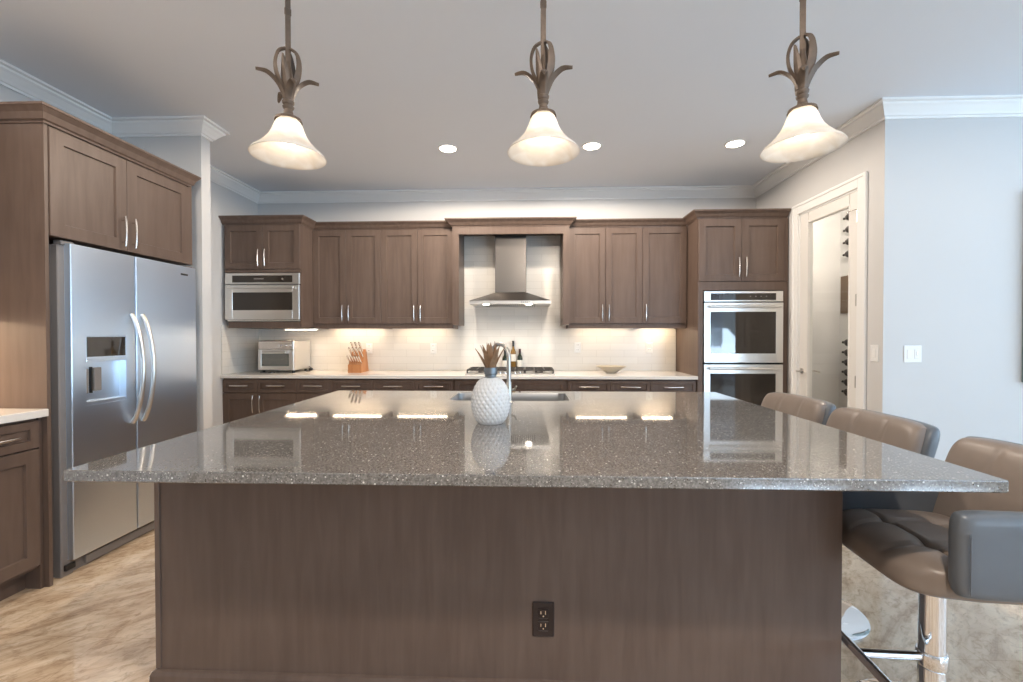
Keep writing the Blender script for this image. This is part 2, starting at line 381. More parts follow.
win_wall('wall_rear', 'y', YREAR-.12, .12, -3.3, XFAR+.1, REAR_WINS, .05, 2.5)
win_wall('wall_far_right', 'x', XFAR, .12, YREAR, YB, SIDE_WINS, .05, 2.5)
wn = 0
for wins, ax in ((REAR_WINS, 'y'), (SIDE_WINS, 'x')):
    for a, e in wins:
        wn += 1; f = MB(); g = MB(); mid = (a+e)/2
        segs = [(a, a+.06, .05, 2.5), (e-.06, e, .05, 2.5), (mid-.04, mid+.04, .05, 2.5), (a, e, .05, .12), (a, e, 2.42, 2.5)]
        for q in segs:
            if ax == 'y': f.box(q[0], q[1], YREAR-.11, YREAR-.02, q[2], q[3])
            else: f.box(XFAR+.02, XFAR+.11, q[0], q[1], q[2], q[3])
        if ax == 'y': g.box(a+.06, e-.06, YREAR-.045, YREAR-.040, .12, 2.42)
        else: g.box(XFAR+.040, XFAR+.045, a+.06, e-.06, .12, 2.42)
        w = struct('window_%d' % wn, f, 'trim'); g.build('pane', 'window_glass', w)
struct('trim_patio', MB().box(-12, 16, -14, YREAR-.12, -.25, -.12).box(XFAR+.1, 16, YREAR, 6, -.25, -.12), 'patio')
# ceiling crown: right of travel points into the room
h = .105; pj = .095
CR = [(0, CZ), (0, CZ-h), (.012, CZ-h), (.014, CZ-h+.014), (.024, CZ-h+.018), (.034, CZ-h+.034), (.058, CZ-.042), (.072, CZ-.030), (.074, CZ-.018), (pj, CZ-.014), (pj, CZ)]
struct('trim_1', MB().sweep([(XL, YREAR), (XL, 3.262), (-2.47, 3.262), (-2.47, 3.357), (XL2, 3.357), (XL2, YB), (XR, YB), (XR, YJ), (XFAR, YJ), (XFAR, YREAR)], CR, closed=True), 'trim')
BBP = [(0, 0), (.016, 0), (.016, .115), (.011, .13), (0, .135)]
struct('baseboard_right', MB().sweep([(XR, D0-.09), (XR, YJ), (XFAR, YJ)], BBP), 'trim')
struct('baseboard_left', MB().sweep([(XL, YREAR), (XL, 1.0)], BBP).sweep([(-2.53, 3.262), (-2.47, 3.262), (-2.47, 3.357), (-3.05, 3.357)], BBP), 'trim')
# tiles
BS = .915
tag(MB().box(XL2+.008, 1.632, YB-.008, YB-.0005, BS, 2.43).build('tile_backsplash', 'tile_x'), 'glossy off-white glass subway tile backsplash along the back wall', 'backsplash')
tag(MB().box(XL2+.0005, XL2+.0078, 4.33, YB-.001, BS, 1.42).build('tile_backsplash', 'tile_y'), 'short return of off-white tile on the side wall left of the toaster oven', 'backsplash')

# ---------------------------------------------------------------- cabinetry (local frame: front faces -Y, x 0..w)
def panel_front(b, x0, x1, z0, z1, rail=.062, th=.020, rec=.012):
    y = -th
    L = lambda i, yy: [(x0+i, yy, z0+i), (x1-i, yy, z0+i), (x1-i, yy, z1-i), (x0+i, yy, z1-i)]
    rings = [L(0, -.0012), L(0, y+.002), L(.002, y), L(rail, y), L(rail+.0035, y+rec)]
    g = b.grid(rings, close_v=True); b.cap(g[0][::-1]); b.cap(g[-1]); return b
def pull(b, x, z, ln, vert, y0=-.020, so=.030, r=.0062):
    pts = []
    P = lambda a, o: (x, y0+.002-o, z+a) if vert else (x+a, y0+.002-o, z)
    for i in range(9):
        t = i/8; pts.append(P(-ln/2+ln*t, so-.007*(2*t-1)**2))
    b.tube(pts, [r*.75]+[r]*7+[r*.75], 10)
    for q in (-.36, .36): b.tube([P(ln*q, -.001), P(ln*q, so-.003)], r*.8, 8)
    return b
def door(root, x0, x1, z0, z1, hx=None, hz=None, vert=True, ln=.17, rail=.062, name='door'):
    o = panel_front(MB(), x0+.0015, x1-.0015, z0+.0015, z1-.0015, rail).build(name, 'wood', root)
    if hx is not None: pull(MB(), hx, hz, ln, vert).build('handle', 'nickel', o, True)
    return o
CPROF = lambda z0, z1, pr: [(0, z0), (.006, z0), (.008, z0+.010), (.018, z0+.016), (pr*.55, z0+(z1-z0)*.55), (pr*.9, z1-.016), (pr, z1-.012), (pr, z1), (0, z1)]
def crown(root, path, z0, z1, pr=.06): return MB().sweep(path, CPROF(z0, z1, pr)).build('crown_moulding', 'wood', root)

# upper cabinets, front carcass plane Y=4.62 (door faces 4.60)
YU = 4.62; ZU0, ZD0, ZD1, ZC = 1.384, 1.435, 2.425, 2.505
def upper(x0, x1, splits, label, handles):
    root = thing('upper_cabinet', label, 'cabinet', (x0, YU, 0), 0, 'brown wall cabinets over the back counter')
    w = x1-x0; d = YB-.010-YU
    MB().box(0, w, 0, d, ZD0-.002, 2.44).box(0, w, -.004, .014, ZU0, ZD0+.01).box(0, .016, .014, d, ZU0, ZD0).box(w-.016, w, .014, d, ZU0, ZD0).build('cabinet_body', 'wood', root)
    xs = [0]+[s-x0 for s in splits]+[w]
    for i in range(len(xs)-1):
        hs = handles[i]; hx = xs[i+1]-.034 if hs == 'R' else xs[i]+.034
        door(root, xs[i], xs[i+1], ZD0, ZD1, hx, 1.545)
    return root
ua = upper(-2.279, -1.549, [-1.924], 'double-door wall cabinet right next to the built-in microwave', ['R', 'L'])
crown(ua, [(0, 0), (.730, 0)], 2.43, ZC)
ub = upper(-1.549, -.782, [-1.161], 'double-door wall cabinet just left of the range hood opening', ['R', 'L'])
crown(ub, [(0, 0), (.767, 0)], 2.43, ZC)
uc_ = upper(.424, 1.182, [.803], 'double-door wall cabinet just right of the range hood opening', ['R', 'L'])
crown(uc_, [(0, 0), (.758, 0)], 2.43, ZC)
ud = upper(1.182, 1.632, [], 'single-door wall cabinet between a double cabinet and the oven tower', ['L'])
crown(ud, [(0, 0), (.45, 0)], 2.43, ZC)
# hood surround
hs = thing('hood_surround', 'brown wood surround with two posts and header framing the range hood', 'cabinet', (-.782, 4.545, 0))
w = 1.206
MB().box(0, .068, 0, .395, 1.42, 2.355).build('post', 'wood', hs); MB().box(w-.062, w, 0, .395, 1.42, 2.355).build('post', 'wood', hs)
MB().box(0.001, w-.001, -.001, .020, 2.355, 2.44).box(0, .068, .02, .395, 2.355, 2.44).box(w-.062, w, .02, .395, 2.355, 2.44).box(.068, w-.062, .02, .395, 2.425, 2.44).build('header', 'wood', hs)
crown(hs, [(0, .16), (0, 0), (w, 0), (w, .16)], 2.43, 2.508, .068)

# microwave cabinet
XM0, XM1 = -3.055, -2.280; w = XM1-XM0; YT = 4.36
mc = thing('microwave_cabinet', 'brown wall cabinet with two short doors holding the built-in microwave', 'cabinet', (XM0, YT, 0))
d = YB-.010-YT
MB().box(0, w, 0, d, 1.945, 2.44).box(0, .02, 0, d, 1.455, 1.945).box(w-.018, w, 0, d, 1.40, 1.945).box(0.02, w-.018, d-.02, d, 1.455, 1.945) \
    .box(.02, w-.02, -.002, d, 1.387, 1.452, .004).build('cabinet_body', 'wood', mc)
MB().box(0, w, -.015, .02, 1.945, 1.975).build('rail', 'wood', mc)
door(mc, 0, .39, 1.978, 2.425, .356, 2.09); door(mc, .39, w, 1.978, 2.425, .424, 2.09)
crown(mc, [(-.03, .0), (w, 0), (w, .262)], 2.43, 2.508)

def oven_front(root, x0, x1, z0, z1, ytop, disp=True, door_name='oven_door', win=(.07, .07, .075, .08), mtl='steel_light'):
    """a steel framed door with a dark window and a full-width pull lip"""
    o = MB(); L, Rr, B, T = win
    yf = ytop
    o.box(x0, x0+L, yf, 0, z0, z1, .003).box(x1-Rr, x1, yf, 0, z0, z1, .003).box(x0+L-.002, x1-Rr+.002, yf, 0, z0, z0+B, .002).box(x0+L-.002, x1-Rr+.002, yf, 0, z1-T, z1, .002)
    dd = o.build(door_name, mtl, root)
    MB().box(x0+L-.004, x1-Rr+.004, yf+.003, -.004, z0+B-.004, z1-T+.004).build('window', 'black_glass', dd)
    return dd
mw = thing('microwave_oven', 'built-in stainless steel microwave with a dark wide window', 'microwave', (XM0+.004, YT-.0, 0))
mx = w-.012
MB().box(.02, mx-.02, .004, .46, 1.46, 1.94).build('housing', 'black', mw)
cp = MB().box(0, mx, -.022, .003, 1.828, 1.94, .003).build('control_panel', 'steel_light', mw)
MB().box(.075, mx-.07, -.024, -.020, 1.845, 1.915, .001).build('display', 'black_glass', cp)
MB().box(.30, .40, -.0252, -.0238, 1.876, 1.886).build('clock_window', 'grey_body', cp)
MB().tube([(mx-.17, -.0252, 1.88), (mx-.17, -.0235, 1.88)], .010, 16).build('button', 'nickel', cp)
mdr = oven_front(mw, 0, mx, 1.472, 1.820, -.026, win=(.078, .072, .095, .075), door_name='door')
b = MB(); b.tube([(.05, -.052, 1.790), (mx-.05, -.052, 1.790)], .011, 12)
for q in (.09, mx-.09): b.box(q-.008, q+.008, -.052, -.024, 1.783, 1.797)
b.build('handle', 'steel_light', mdr, True)
MB().box(.02, mx, -.018, .0, 1.455, 1.468).build('vent_strip', 'steel_light', mw)

# oven tower
XO0, XO1 = 1.640, 2.488; w = XO1-XO0; YO = 4.34; d = YB-YO-.002
ot = thing('oven_tower_cabinet', 'tall brown cabinet with two upper doors housing the double wall oven', 'cabinet', (XO0, YO, 0))
MB().box(0, .05, 0, d, .10, 2.44).box(w-.047, w, 0, d, .10, 2.44).box(.05, w-.047, 0, d, 1.74, 2.44).box(.05, w-.047, 0, d, .10, .34).box(.05, w-.047, d-.02, d, .34, 1.74) \
    .box(0, w, .06, d, 0, .10).box(0, w, -.018, 0, 1.745, 1.825, .001).box(0, .047, -.018, 0, .30, 1.745).box(w-.045, w, -.018, 0, .30, 1.745).build('cabinet_body', 'wood', ot)
door(ot, .004, .413, 1.828, 2.43, .380, 1.965, ln=.185, rail=.068); door(ot, .413, w-.03, 1.828, 2.43, .447, 1.965, ln=.185, rail=.068)
door(ot, .004, w-.03, .105, .30, .42, .20, False, rail=.045, name='drawer')
crown(ot, [(0, .262), (0, 0), (w, 0)], 2.437, 2.512)
MB().box(w-.030, w, -.018, 0, 1.828, 2.43).build('filler_strip', 'wood', ot)
ov = thing('double_wall_oven', 'stainless steel double wall oven with dark glass doors', 'oven', (XO0+.053, YO-.006, 0))
ox = .745
MB().box(.012, ox-.012, .004, .50, .345, 1.735).build('housing', 'black', ov)
cp = MB().box(0, ox, -.026, .003, 1.634, 1.735, .003).build('control_panel', 'steel_light', ov)
MB().box(.062, ox-.068, -.028, -.024, 1.648, 1.714, .001).build('display', 'black_glass', cp)
for q in range(4): MB().box(.43+q*.05, .442+q*.05, -.0292, -.0278, 1.680, 1.687).build('button', 'grey_body', cp)
for z0, z1 in ((1.048, 1.624), (.37, 1.030)):
    dr = oven_front(ov, 0, ox, z0, z1, -.030, win=(.062, .068, .088, .088))
    b = MB(); zz = z1-.038; b.tube([(.04, -.066, zz), (ox-.04, -.066, zz)], .012, 14)
    for q in (.075, ox-.075): b.box(q-.010, q+.010, -.066, -.028, zz-.008, zz+.008)
    b.build('handle', 'steel_light', dr, True)

# base cabinets
YBc = 4.362
def base(x0, x1, splits, label, kinds, group='brown base cabinets under the back counter'):
    root = thing('base_cabinet', label, 'cabinet', (x0, YBc, 0), 0, group); w = x1-x0; d = YB-YBc-.002
    MB().box(0, w, 0, d, .11, .882).box(0, w, .07, d, 0, .11).build('cabinet_body', 'wood', root)
    xs = [0]+[s-x0 for s in splits]+[w]; n = len(xs)-1
    for i in range(n):
        a, e = xs[i], xs[i+1]
        if kinds != 'cooktop': door(root, a, e, .735, .868, (a+e)/2, .806, False, .19 if e-a > .3 else .15, .032, 'drawer')
        door(root, a, e, .115, .730, (e-.036 if (i == 0 and n > 1) else a+.036), .62, True)
    if kinds == 'cooktop': panel_front(MB(), .02, w-.02, .735, .868, .04).build('false_drawer_front', 'wood', root)
    return root
base(-3.088, -2.329, [-2.73], 'base cabinet below the toaster oven with two drawers and two doors', 'd')
base(-2.329, -1.555, [-1.971], 'base cabinet below the knife block with two drawers', 'd')
base(-1.555, -.742, [-1.125], 'base cabinet just left of the cooktop with two drawers', 'd')
base(-.742, .393, [-.17], 'wide base cabinet with one long blank panel below the cooktop', 'cooktop')
base(.393, 1.194, [.805], 'base cabinet just right of the cooktop with two drawers below the bowl', 'd')
base(1.194, 1.636, [], 'narrow single-drawer base cabinet beside the oven tower', 'd')
tag(MB().box(XL2+.001, 1.638, 4.305, YB-.0085, .883, .915, .003, 2).build('countertop', 'white_quartz'), 'long pale stone countertop along the back wall', 'countertop')

# ---------------------------------------------------------------- fridge wall
fc = thing('fridge_cabinet', 'deep brown cabinet with side panel and two doors above the refrigerator', 'cabinet', (-2.505, 2.19, 0), R(90))
# local x = world Y - 2.19 ; local y = -(X + 2.505)
dp = .66
MB().box(0, .018, -.014, dp, 0, 2.43).box(.018, 1.0, 0, dp, 1.835, 2.43).build('cabinet_body', 'wood', fc)
door(fc, .022, .465, 1.832, 2.40, .430, 1.95, ln=.185, rail=.07); door(fc, .465, .968, 1.832, 2.40, .500, 1.95, ln=.185, rail=.07)
MB().box(.968, 1.0, -.014, 0, 1.835, 2.43).build('filler_strip', 'wood', fc)
crown(fc, [(0, dp), (0, -.016), (.98, -.016), (.98, .3)], 2.405, 2.49, .05)

FX = -2.479
fr = thing('refrigerator', 'stainless steel side-by-side refrigerator with ice dispenser', 'refrigerator', (-2.479, 2.304, 0), R(90))
# local: x 0..0.905 along world Y, y = -(X+2.479), front at y=0
MB().box(-.035, .925, .07, .67, .02, 1.80, .004).box(-.035, .03, .035, .075, .0, 1.80, .004).build('fridge_body', 'grey_body', fr)
MB().box(-.03, .925, .05, .10, .0, .075, .003).box(.1, .92, .035, .05, .012, .060, .002).build('base_grille', 'grey_body', fr)
MB().box(.0, .905, .055, .068, .09, 1.80).build('gasket', 'gasket', fr)
def slab(x0, x1, z0, z1, y0, y1, r=.006, rl=1, rr=1):
    b = MB(); n = 4; pl = []
    pts = [(x0, y1)]
    if not rl: pts.append((x0, y0))
    for k in range(n+1 if rl else 0): a = PI+PI/2*k/n; pts.append((x0+r+r*math.cos(a), y0+r+r*math.sin(a)))
    if not rr: pts.append((x1, y0))
    for k in range(n+1 if rr else 0): a = -PI/2+PI/2*k/n; pts.append((x1-r+r*math.cos(a), y0+r+r*math.sin(a)))
    pts.append((x1, y1)); b.prism(pts, 'z', z0, z1); return b
fd = MB()
# freezer door with dispenser hole: built as frame around x .08..327, z .915..1.305
x0, x1, z0, z1 = 0, .392, .085, 1.81; hx0, hx1, hz0, hz1 = .080, .325, .915, 1.31
fd.add(slab(x0, x1, z0, hz0, 0, .054)); fd.add(slab(x0, x1, hz1, z1, 0, .054))
fd.add(slab(x0, hx0, hz0, hz1, 0, .054, rr=0)); fd.add(slab(hx1, x1, hz0, hz1, 0, .054, rl=0))
fz = fd.build('freezer_door', 'fridge_steel', fr, True, angle=40)
dsp = MB().box(hx0, hx1, .001, .052, 1.165, hz1, .002).box(hx0, hx1, .046, .053, hz0, 1.165).box(hx0, hx1, .004, .05, hz0, .935, .002).box(hx0, hx1, -.002, .05, 1.160, 1.175, .002).build('dispenser', 'fridge_steel', fz)
MB().box(hx0+.004, hx1-.006, -.003, .001, 1.19, 1.303).build('display', 'black_glass', dsp)
MB().box(hx0+.012, hx0+.045, .030, .047, .98, 1.12, .003).box(hx0+.075, hx0+.12, .030, .047, .99, 1.125, .003).build('paddle', 'grey_body', dsp)
MB().box(hx0+.058, hx0+.068, .034, .047, .98, 1.13).build('spout', 'black', dsp)
rd = slab(.400, .905, .085, 1.81, 0, .054).build('fridge_door', 'fridge_steel', fr, True, angle=40)
MB().box(.762, .826, -.0015, .001, 1.744, 1.757, .0004).build('badge', 'gasket', rd)
for par, xx, dx in ((fz, .362, .0), (rd, .438, 0)):
    pts = []
    for i in range(25):
        t = i/24; o = .072*(1-(2*t-1)**2)**.8; pts.append((xx, -.006-o, .765+.68*t))
    MB().tube(pts, .0125, 12).build('handle', 'steel_light', par, True)
MB().box(-.022, .03, .02, .055, .03, .062, .003).build('hinge', 'black', fr)
MB().box(-.02, .05, .03, .075, 1.80, 1.825, .003).build('hinge_cover', 'grey_body', fr)
MB().box(.85, .91, .03, .075, 1.80, 1.825, .003).build('hinge_cover', 'grey_body', fr)

# cabinet run towards the camera on the left wall
lc = thing('base_cabinet', 'base cabinet at the left edge of the picture with drawer and door', 'cabinet', (-2.53, 1.33, 0), R(90))
MB().box(0, .858, 0, .635, .11, .892).box(0, .858, .07, .635, 0, .11).build('cabinet_body', 'wood', lc)
MB().box(.842, .858, -.012, .635, 0, .892).build('end_stile', 'wood', lc)
for a, e in ((.0, .42), (.42, .84)):
    door(lc, a, e, .735, .878, (a+e)/2+.02, .806, False, .17, .04, 'drawer'); door(lc, a, e, .128, .730, (e-.036 if a == 0 else a+.036), .62, True)
tag(MB().box(XL+.001, -2.479, 1.30, 2.188, .893, .932, .003, 2).build('countertop', 'white_quartz'), 'pale stone countertop left of the refrigerator', 'countertop')
lu = thing('upper_cabinet', 'wall cabinet over the left counter beside the refrigerator panel', 'cabinet', (-2.82, 1.30, 0), R(90))
MB().box(0, .885, 0, .345, 1.435, 2.43).box(0, .885, -.002, .014, 1.395, 1.44).build('cabinet_body', 'wood', lu)
door(lu, 0, .442, 1.44, 2.425, .408, 1.55); door(lu, .442, .885, 1.44, 2.425, .476, 1.55)

# ---------------------------------------------------------------- under cabinet lights
def led_bar(x, y, z, ln, rz, label, power, group):
    t = thing('under_cabinet_light', label, 'light', (x, y, z), rz, group)
    MB().box(-ln/2, ln/2, -.02, .02, -.012, 0).build('housing', 'white_plastic', t)
    MB().box(-ln/2+.01, ln/2-.01, -.006, .006, -.016, -.012).build('diffuser', 'led', t)
    area_light('strip_glow', (0, 0, -.020), ln-.04, .012, power*.14, WARM, (0, 0, -1), parent=t)
GL = 'slim light bars under the wall cabinets'
led_bar(-1.90, 4.84, 1.433, .58, 0, 'slim light bar under the wall cabinet beside the microwave', 5.5, GL)
led_bar(-1.17, 4.84, 1.433, .58, 0, 'slim light bar under the wall cabinet left of the hood', 4.0, GL)
led_bar(.80, 4.84, 1.433, .58, 0, 'slim light bar under the wall cabinet right of the hood', 3.6, GL)
led_bar(1.40, 4.84, 1.433, .36, 0, 'slim light bar under the wall cabinet beside the oven tower', 4.2, GL)
led_bar(-2.42, 4.62, 1.387, .36, 0, 'slim light bar under the microwave cabinet', 7, GL)
led_bar(-3.0, 1.85, 1.433, .50, R(90), 'slim light bar under the left wall cabinet', 34, GL)

# ---------------------------------------------------------------- range hood
HX = -.182
hd = thing('range_hood', 'stainless steel chimney range hood above the cooktop', 'range hood', (HX, 4.94, 1.63))
hw = .415
b = MB()
# canopy: sloping pyramid shell from lip to chimney
lo = [(-hw, -.49, .034), (hw, -.49, .034), (hw, 0, .034), (-hw, 0, .034)]
hi = [(-.17, -.265, .135), (.17, -.265, .135), (.17, 0, .135), (-.17, 0, .135)]
g = b.grid([lo, hi], close_v=True); b.cap(g[1]); b.cap(g[0][::-1])
b.build('canopy', 'steel', hd)
lip = MB().box(-hw, hw, -.49, 0, .0, .034, .002).build('lip', 'steel_light', hd)
fl = MB()
for q in range(24): fl.box(-.27+q*.0225, -.258+q*.0225, -.40, -.06, -.006, .001)
fl.build('filter', 'steel', hd)
for q in range(5): MB().tube([(.12+q*.02, -.493, .018), (.12+q*.02, -.488, .018)], .005, 10).build('button', 'black', hd)
MB().box(-.165, .165, -.26, 0, .135, .793, .003).build('chimney', 'steel', hd)
for xx in (-.245, .19):
    L = MB().lathe([(.001, -.004), (.030, -.004), (.032, 0)], (xx, -.43, -.001), 20, capb=True).build('hood_lamp', 'downlight', hd)
    spot_light('hood_glow', (xx, -.43, -.012), 7, SOFT, .03, 140, parent=hd)

# ---------------------------------------------------------------- cooktop
ck = thing('gas_cooktop', 'stainless steel gas cooktop with black grates set in the back counter', 'cooktop', (-.180, 4.64, .915))
MB().box(-.452, .452, -.262, .235, .0005, .014, .004, 2).build('cooktop_pan', 'steel_light', ck)
for gx in (-.295, 0, .295):
    g = MB(); a, e = gx-.142, gx+.142
    for yy in (-.17, -.06, .06, .205): g.box(a, e, yy-.006, yy+.006, .036, .050)
    for xx in (a, gx-.05, gx+.05, e): g.box(xx-.006, xx+.006, -.17, .205, .036, .050)
    for xx in (a, e):
        for yy in (-.17, .205): g.box(xx-.007, xx+.007, yy-.007, yy+.007, .013, .04)
    g.build('grate', 'grate', ck)
for bx_, by_ in ((-.295, -.09), (-.295, .12), (0, .03), (.295, -.09), (.295, .12)):
    MB().lathe([(.001, .03), (.034, .03), (.040, .024), (.042, .013)], (bx_, by_, 0), 20).build('burner', 'grate', ck, True)
for q in range(5):
    MB().lathe([(.018, .013), (.018, .022), (.015, .034), (.001, .036)], (-.10+q*.05, -.225, 0), 16).build('knob', 'nickel', ck, True)

# ---------------------------------------------------------------- counter items
to = thing('toaster_oven', 'stainless steel countertop toaster oven below the microwave', 'toaster oven', (-2.655, 4.73, .915))
MB().box(-.195, .195, -.170, .175, .028, .345, .010, 2).build('oven_body', 'steel_light', to)
MB().box(-.19, .19, -.182, -.168, .252, .338, .004).build('control_panel', 'nickel', to)
for q, rr in ((.045, .017), (.10, .014), (.145, .014)): MB().tube([(q, -.20, .292), (q, -.181, .292)], rr, 18).build('knob', 'chrome', to, True)
tdr = MB().box(-.19, -.155, -.186, -.168, .035, .245, .003).box(.14, .19, -.186, -.168, .035, .245, .003).box(-.157, .142, -.186, -.168, .035, .075, .002).box(-.157, .142, -.186, -.168, .205, .245, .002).build('door', 'steel_light', to)
MB().box(-.158, .143, -.180, -.172, .073, .207).build('window', 'smoke_glass', tdr)
rk = MB()
for q in range(9): rk.box(-.15, .138, -.183, -.181, .095+q*.012, .0965+q*.012)
rk.build('rack_lines', 'nickel', tdr)
MB().tube([(-.13, -.206, .222), (.115, -.206, .222)], .007, 10).box(-.125, -.115, -.206, -.184, .217, .227).box(.10, .11, -.206, -.184, .217, .227).build('handle', 'chrome', tdr, True)
for xx in (-.16, .16):
    for yy in (-.13, .13): MB().lathe([(.014, 0), (.016, .028)], (xx, yy, 0), 14, capb=True).build('foot', 'black', to)
b = MB().tube([(.20, .12, .05), (.225, .13, .035), (.25, .10, .012), (.235, .05, .007), (.215, .03, .010), (.23, .0, .006), (.26, .03, .006)], .004, 8)
b.box(.215, .25, .085, .115, .008, .034, .004); b.build('power_cord', 'black', to, True)
tag(MB().tube([(-.13, -.02, .006), (-.06, -.04, .006), (0, -.02, .013), (.04, -.05, .006)], .005, 8).box(-.03, .0, -.045, -.015, .0, .012).xform(Matrix.Translation((-2.70, 4.58, .9155))).build('charging_cable', 'black', None, True), 'black cable lying on the counter below the front of the toaster oven', 'cable')

kb = thing('knife_block', 'orange wooden knife block with knives left of the cooktop', 'knife block', (-1.835, 4.76, .915), R(4))
MB().prism([(-.145, 0), (-.145, .085), (-.085, .112), (-.085, 0)], 'x', -.085, .055).build('steak_knife_tier', 'block_wood', kb)
MB().prism([(-.085, 0), (-.085, .125), (.015, .245), (.055, .212), (.125, 0)], 'x', -.085, .055).build('block_body', 'block_wood', kb)
def knife(p, d, ln, par, w=.011):
    k = thing('kitchen_knife', '', 'knife', p) if False else None
kdir = Vector((-.10, -.62, .78)).normalized()
KPOSE = POSE[kb]
def add_knife(lx, ly, lz, ln, r, label, grp):
    a = KPOSE @ Vector((lx, ly, lz)); dv = (KPOSE.to_3x3() @ kdir)
    t = thing('kitchen_knife', label, 'knife', tuple(a), 0, grp)
    P = [Vector((0, 0, 0))+dv*(ln*q) for q in (0, .12, .3, .6, .85, 1.0)]
    MB().tube([dv*(-.02), dv*.012], r*.8, 8).build('bolster', 'chrome', t, True)
    MB().tube([p+dv*.010 for p in P], [r*.9, r, r*.85, r*.95, r*1.15, r*.7], 10).build('handle', 'nickel', t, True)
for i in range(6): add_knife(-.075+i*.024, -.115, .103, .088, .0080, 'steak knife with steel handle in the low front row of the knife block', 'steak knives in the front row of the block')
for i in range(4): add_knife(-.066+i*.036, -.055, .165, .118, .0115, 'large knife with steel handle in the lower slots of the block', 'large knives in the block')
for i in range(3): add_knife(-.055+i*.042, -.012, .215, .128, .0118, 'large knife with steel handle in the topmost slots of the block', 'large knives in the top slots of the block')

bw = MB().lathe([(.050, 0), (.055, .004), (.058, .010), (.115, .048), (.160, .072), (.163, .074), (.158, .074), (.110, .053), (.05, .018), (.001, .014)], (.875, 4.66, .9155), 48, capb=True, sy=.72).build('bowl', 'bowl', None, True)
tag(bw, 'shallow flared beige bowl on the counter right of the cooktop', 'bowl')

def wine_bottle(x, y, z, hgt, r, glass, foil, label, lab=(.16, .50), grp=None):
    t = thing('wine_bottle', label, 'bottle', (x, y, z), 0, grp); s = hgt
    MB().lathe([(r*.9, 0), (r, .006), (r, s*.58), (r*.93, s*.64), (r*.45, s*.74), (r*.36, s*.80), (r*.36, s*.97), (r*.42, s*.975), (r*.42, s), (.001, s)], n=24, capb=True).build('bottle_glass', glass, t, True)
    MB().lathe([(r*1.012, s*lab[0]), (r*1.012, s*lab[1])], n=24).build('bottle_label', 'label', t, True)
    MB().lathe([(r*.40, s*.82), (r*.42, s*.965), (r*.46, s*.97), (r*.46, s*1.003), (.001, s*1.004)], n=20).build('foil', foil, t, True)
    return t
wine_bottle(-.163, 4.906, .9155, .335, .031, 'amber_glass', 'black', 'tallest bottle behind the cooktop, amber with a cream label', (.32, .56))
wine_bottle(-.090, 4.905, .9155, .246, .031, 'green_glass', 'foil', 'short green bottle with dark red neck behind the cooktop, rightmost')
wine_bottle(-.255, 4.906, .9155, .235, .031, 'green_glass', 'black', 'dark bottle with white label behind the cooktop, leftmost behind the faucet')

def outlet(x, z, label, horiz=False):
    t = thing('electrical_outlet', label, 'outlet', (x, YB-.008, z), 0, 'white outlets on the backsplash')
    pl = MB().box(-.036, .036, -.007, -.0002, -.058, .058, .002).build('cover_plate', 'white_plastic', t)
    s = MB()
    for zz in (-.027, .027): s.box(-.020, .020, -.0095, -.006, zz-.019, zz+.019, .002)
    s.build('sockets', 'trim', t)
    s = MB()
    for zz in (-.027, .027): s.box(-.009, -.006, -.0100, -.009, zz-.003, zz+.009).box(.006, .009, -.0100, -.009, zz-.003, zz+.009)
    s.build('slots', 'black', t)
outlet(-1.80, 1.165, 'white wall outlet on the backsplash just right of the knife block handles')
outlet(-1.067, 1.165, 'white wall outlet on the backsplash left of the cooktop')
outlet(.554, 1.175, 'white wall outlet on the backsplash right of the cooktop')
outlet(1.345, 1.175, 'white wall outlet on the backsplash nearest the oven tower')

# ---------------------------------------------------------------- island
IX0, IX1, IY0, IY1, IZ = -1.368, 1.308, 1.240, 3.130, .914
BX0, BX1, BY0, BY1 = -1.352, 1.078, 1.545, 3.095
isl = thing('kitchen_island', 'large dark brown wooden island base under the grey speckled top', 'kitchen island', ((BX0+BX1)/2, BY0, 0))
MB().box(BX0, BX1, BY0, BY0+.02, .0, IZ-.034, .001).box(BX0, BX1, BY1-.02, BY1, .0, IZ-.034, .001).box(BX0, BX0+.02, BY0+.02, BY1-.02, 0, IZ-.034).box(BX1-.02, BX1, BY0+.02, BY1-.02, 0, IZ-.034).build('island_base', 'wood', isl, world=True)
MB().sweep([(BX0, BY1), (BX0, BY0), (BX1-.02, BY0)][::1], [(0, 0), (.016, 0), (.016, .078), (.010, .090), (0, .094)]).build('plinth', 'wood', isl, world=True)
MB().box(BX0-.0005, BX0+.018, BY0-.006, BY0+.01, .10, IZ-.036, .001).build('corner_strip', 'wood', isl, world=True)
# slab with sink cut-out
SX0, SX1, SY0, SY1 = -.485, .258, 2.665, 3.055
def rrect(x0, x1, y0, y1, r, n=6):
    p = []
    for cx, cy, a0 in ((x1-r, y1-r, 0), (x0+r, y1-r, 90), (x0+r, y0+r, 180), (x1-r, y0+r, 270)):
        for k in range(n+1): a = R(a0+90*k/n); p.append((cx+r*math.cos(a), cy+r*math.sin(a)))
    return p
ct = MB(); bmx = ct.bm
def loop(pts, z): return [bmx.verts.new((x, y, z)) for x, y in pts]
def bridge(A, B):
    for i in range(len(A)): bmx.faces.new([A[i], A[(i+1) % len(A)], B[(i+1) % len(B)], B[i]])
t_ = IZ; bt_ = IZ-.034
ops = [(.003, t_), (.0008, t_-.0008), (0, t_-.003), (0, bt_+.003), (.003, bt_)]
outs = [loop(rrect(IX0+i, IX1-i, IY0+i, IY1-i, .008-i*.5, 4), z) for i, z in ops]
for A, B in zip(outs, outs[1:]): bridge(A, B)
ins = [loop(rrect(SX0, SX1, SY0, SY1, .05, 6), z) for z in (t_, bt_)]
bridge(*ins)
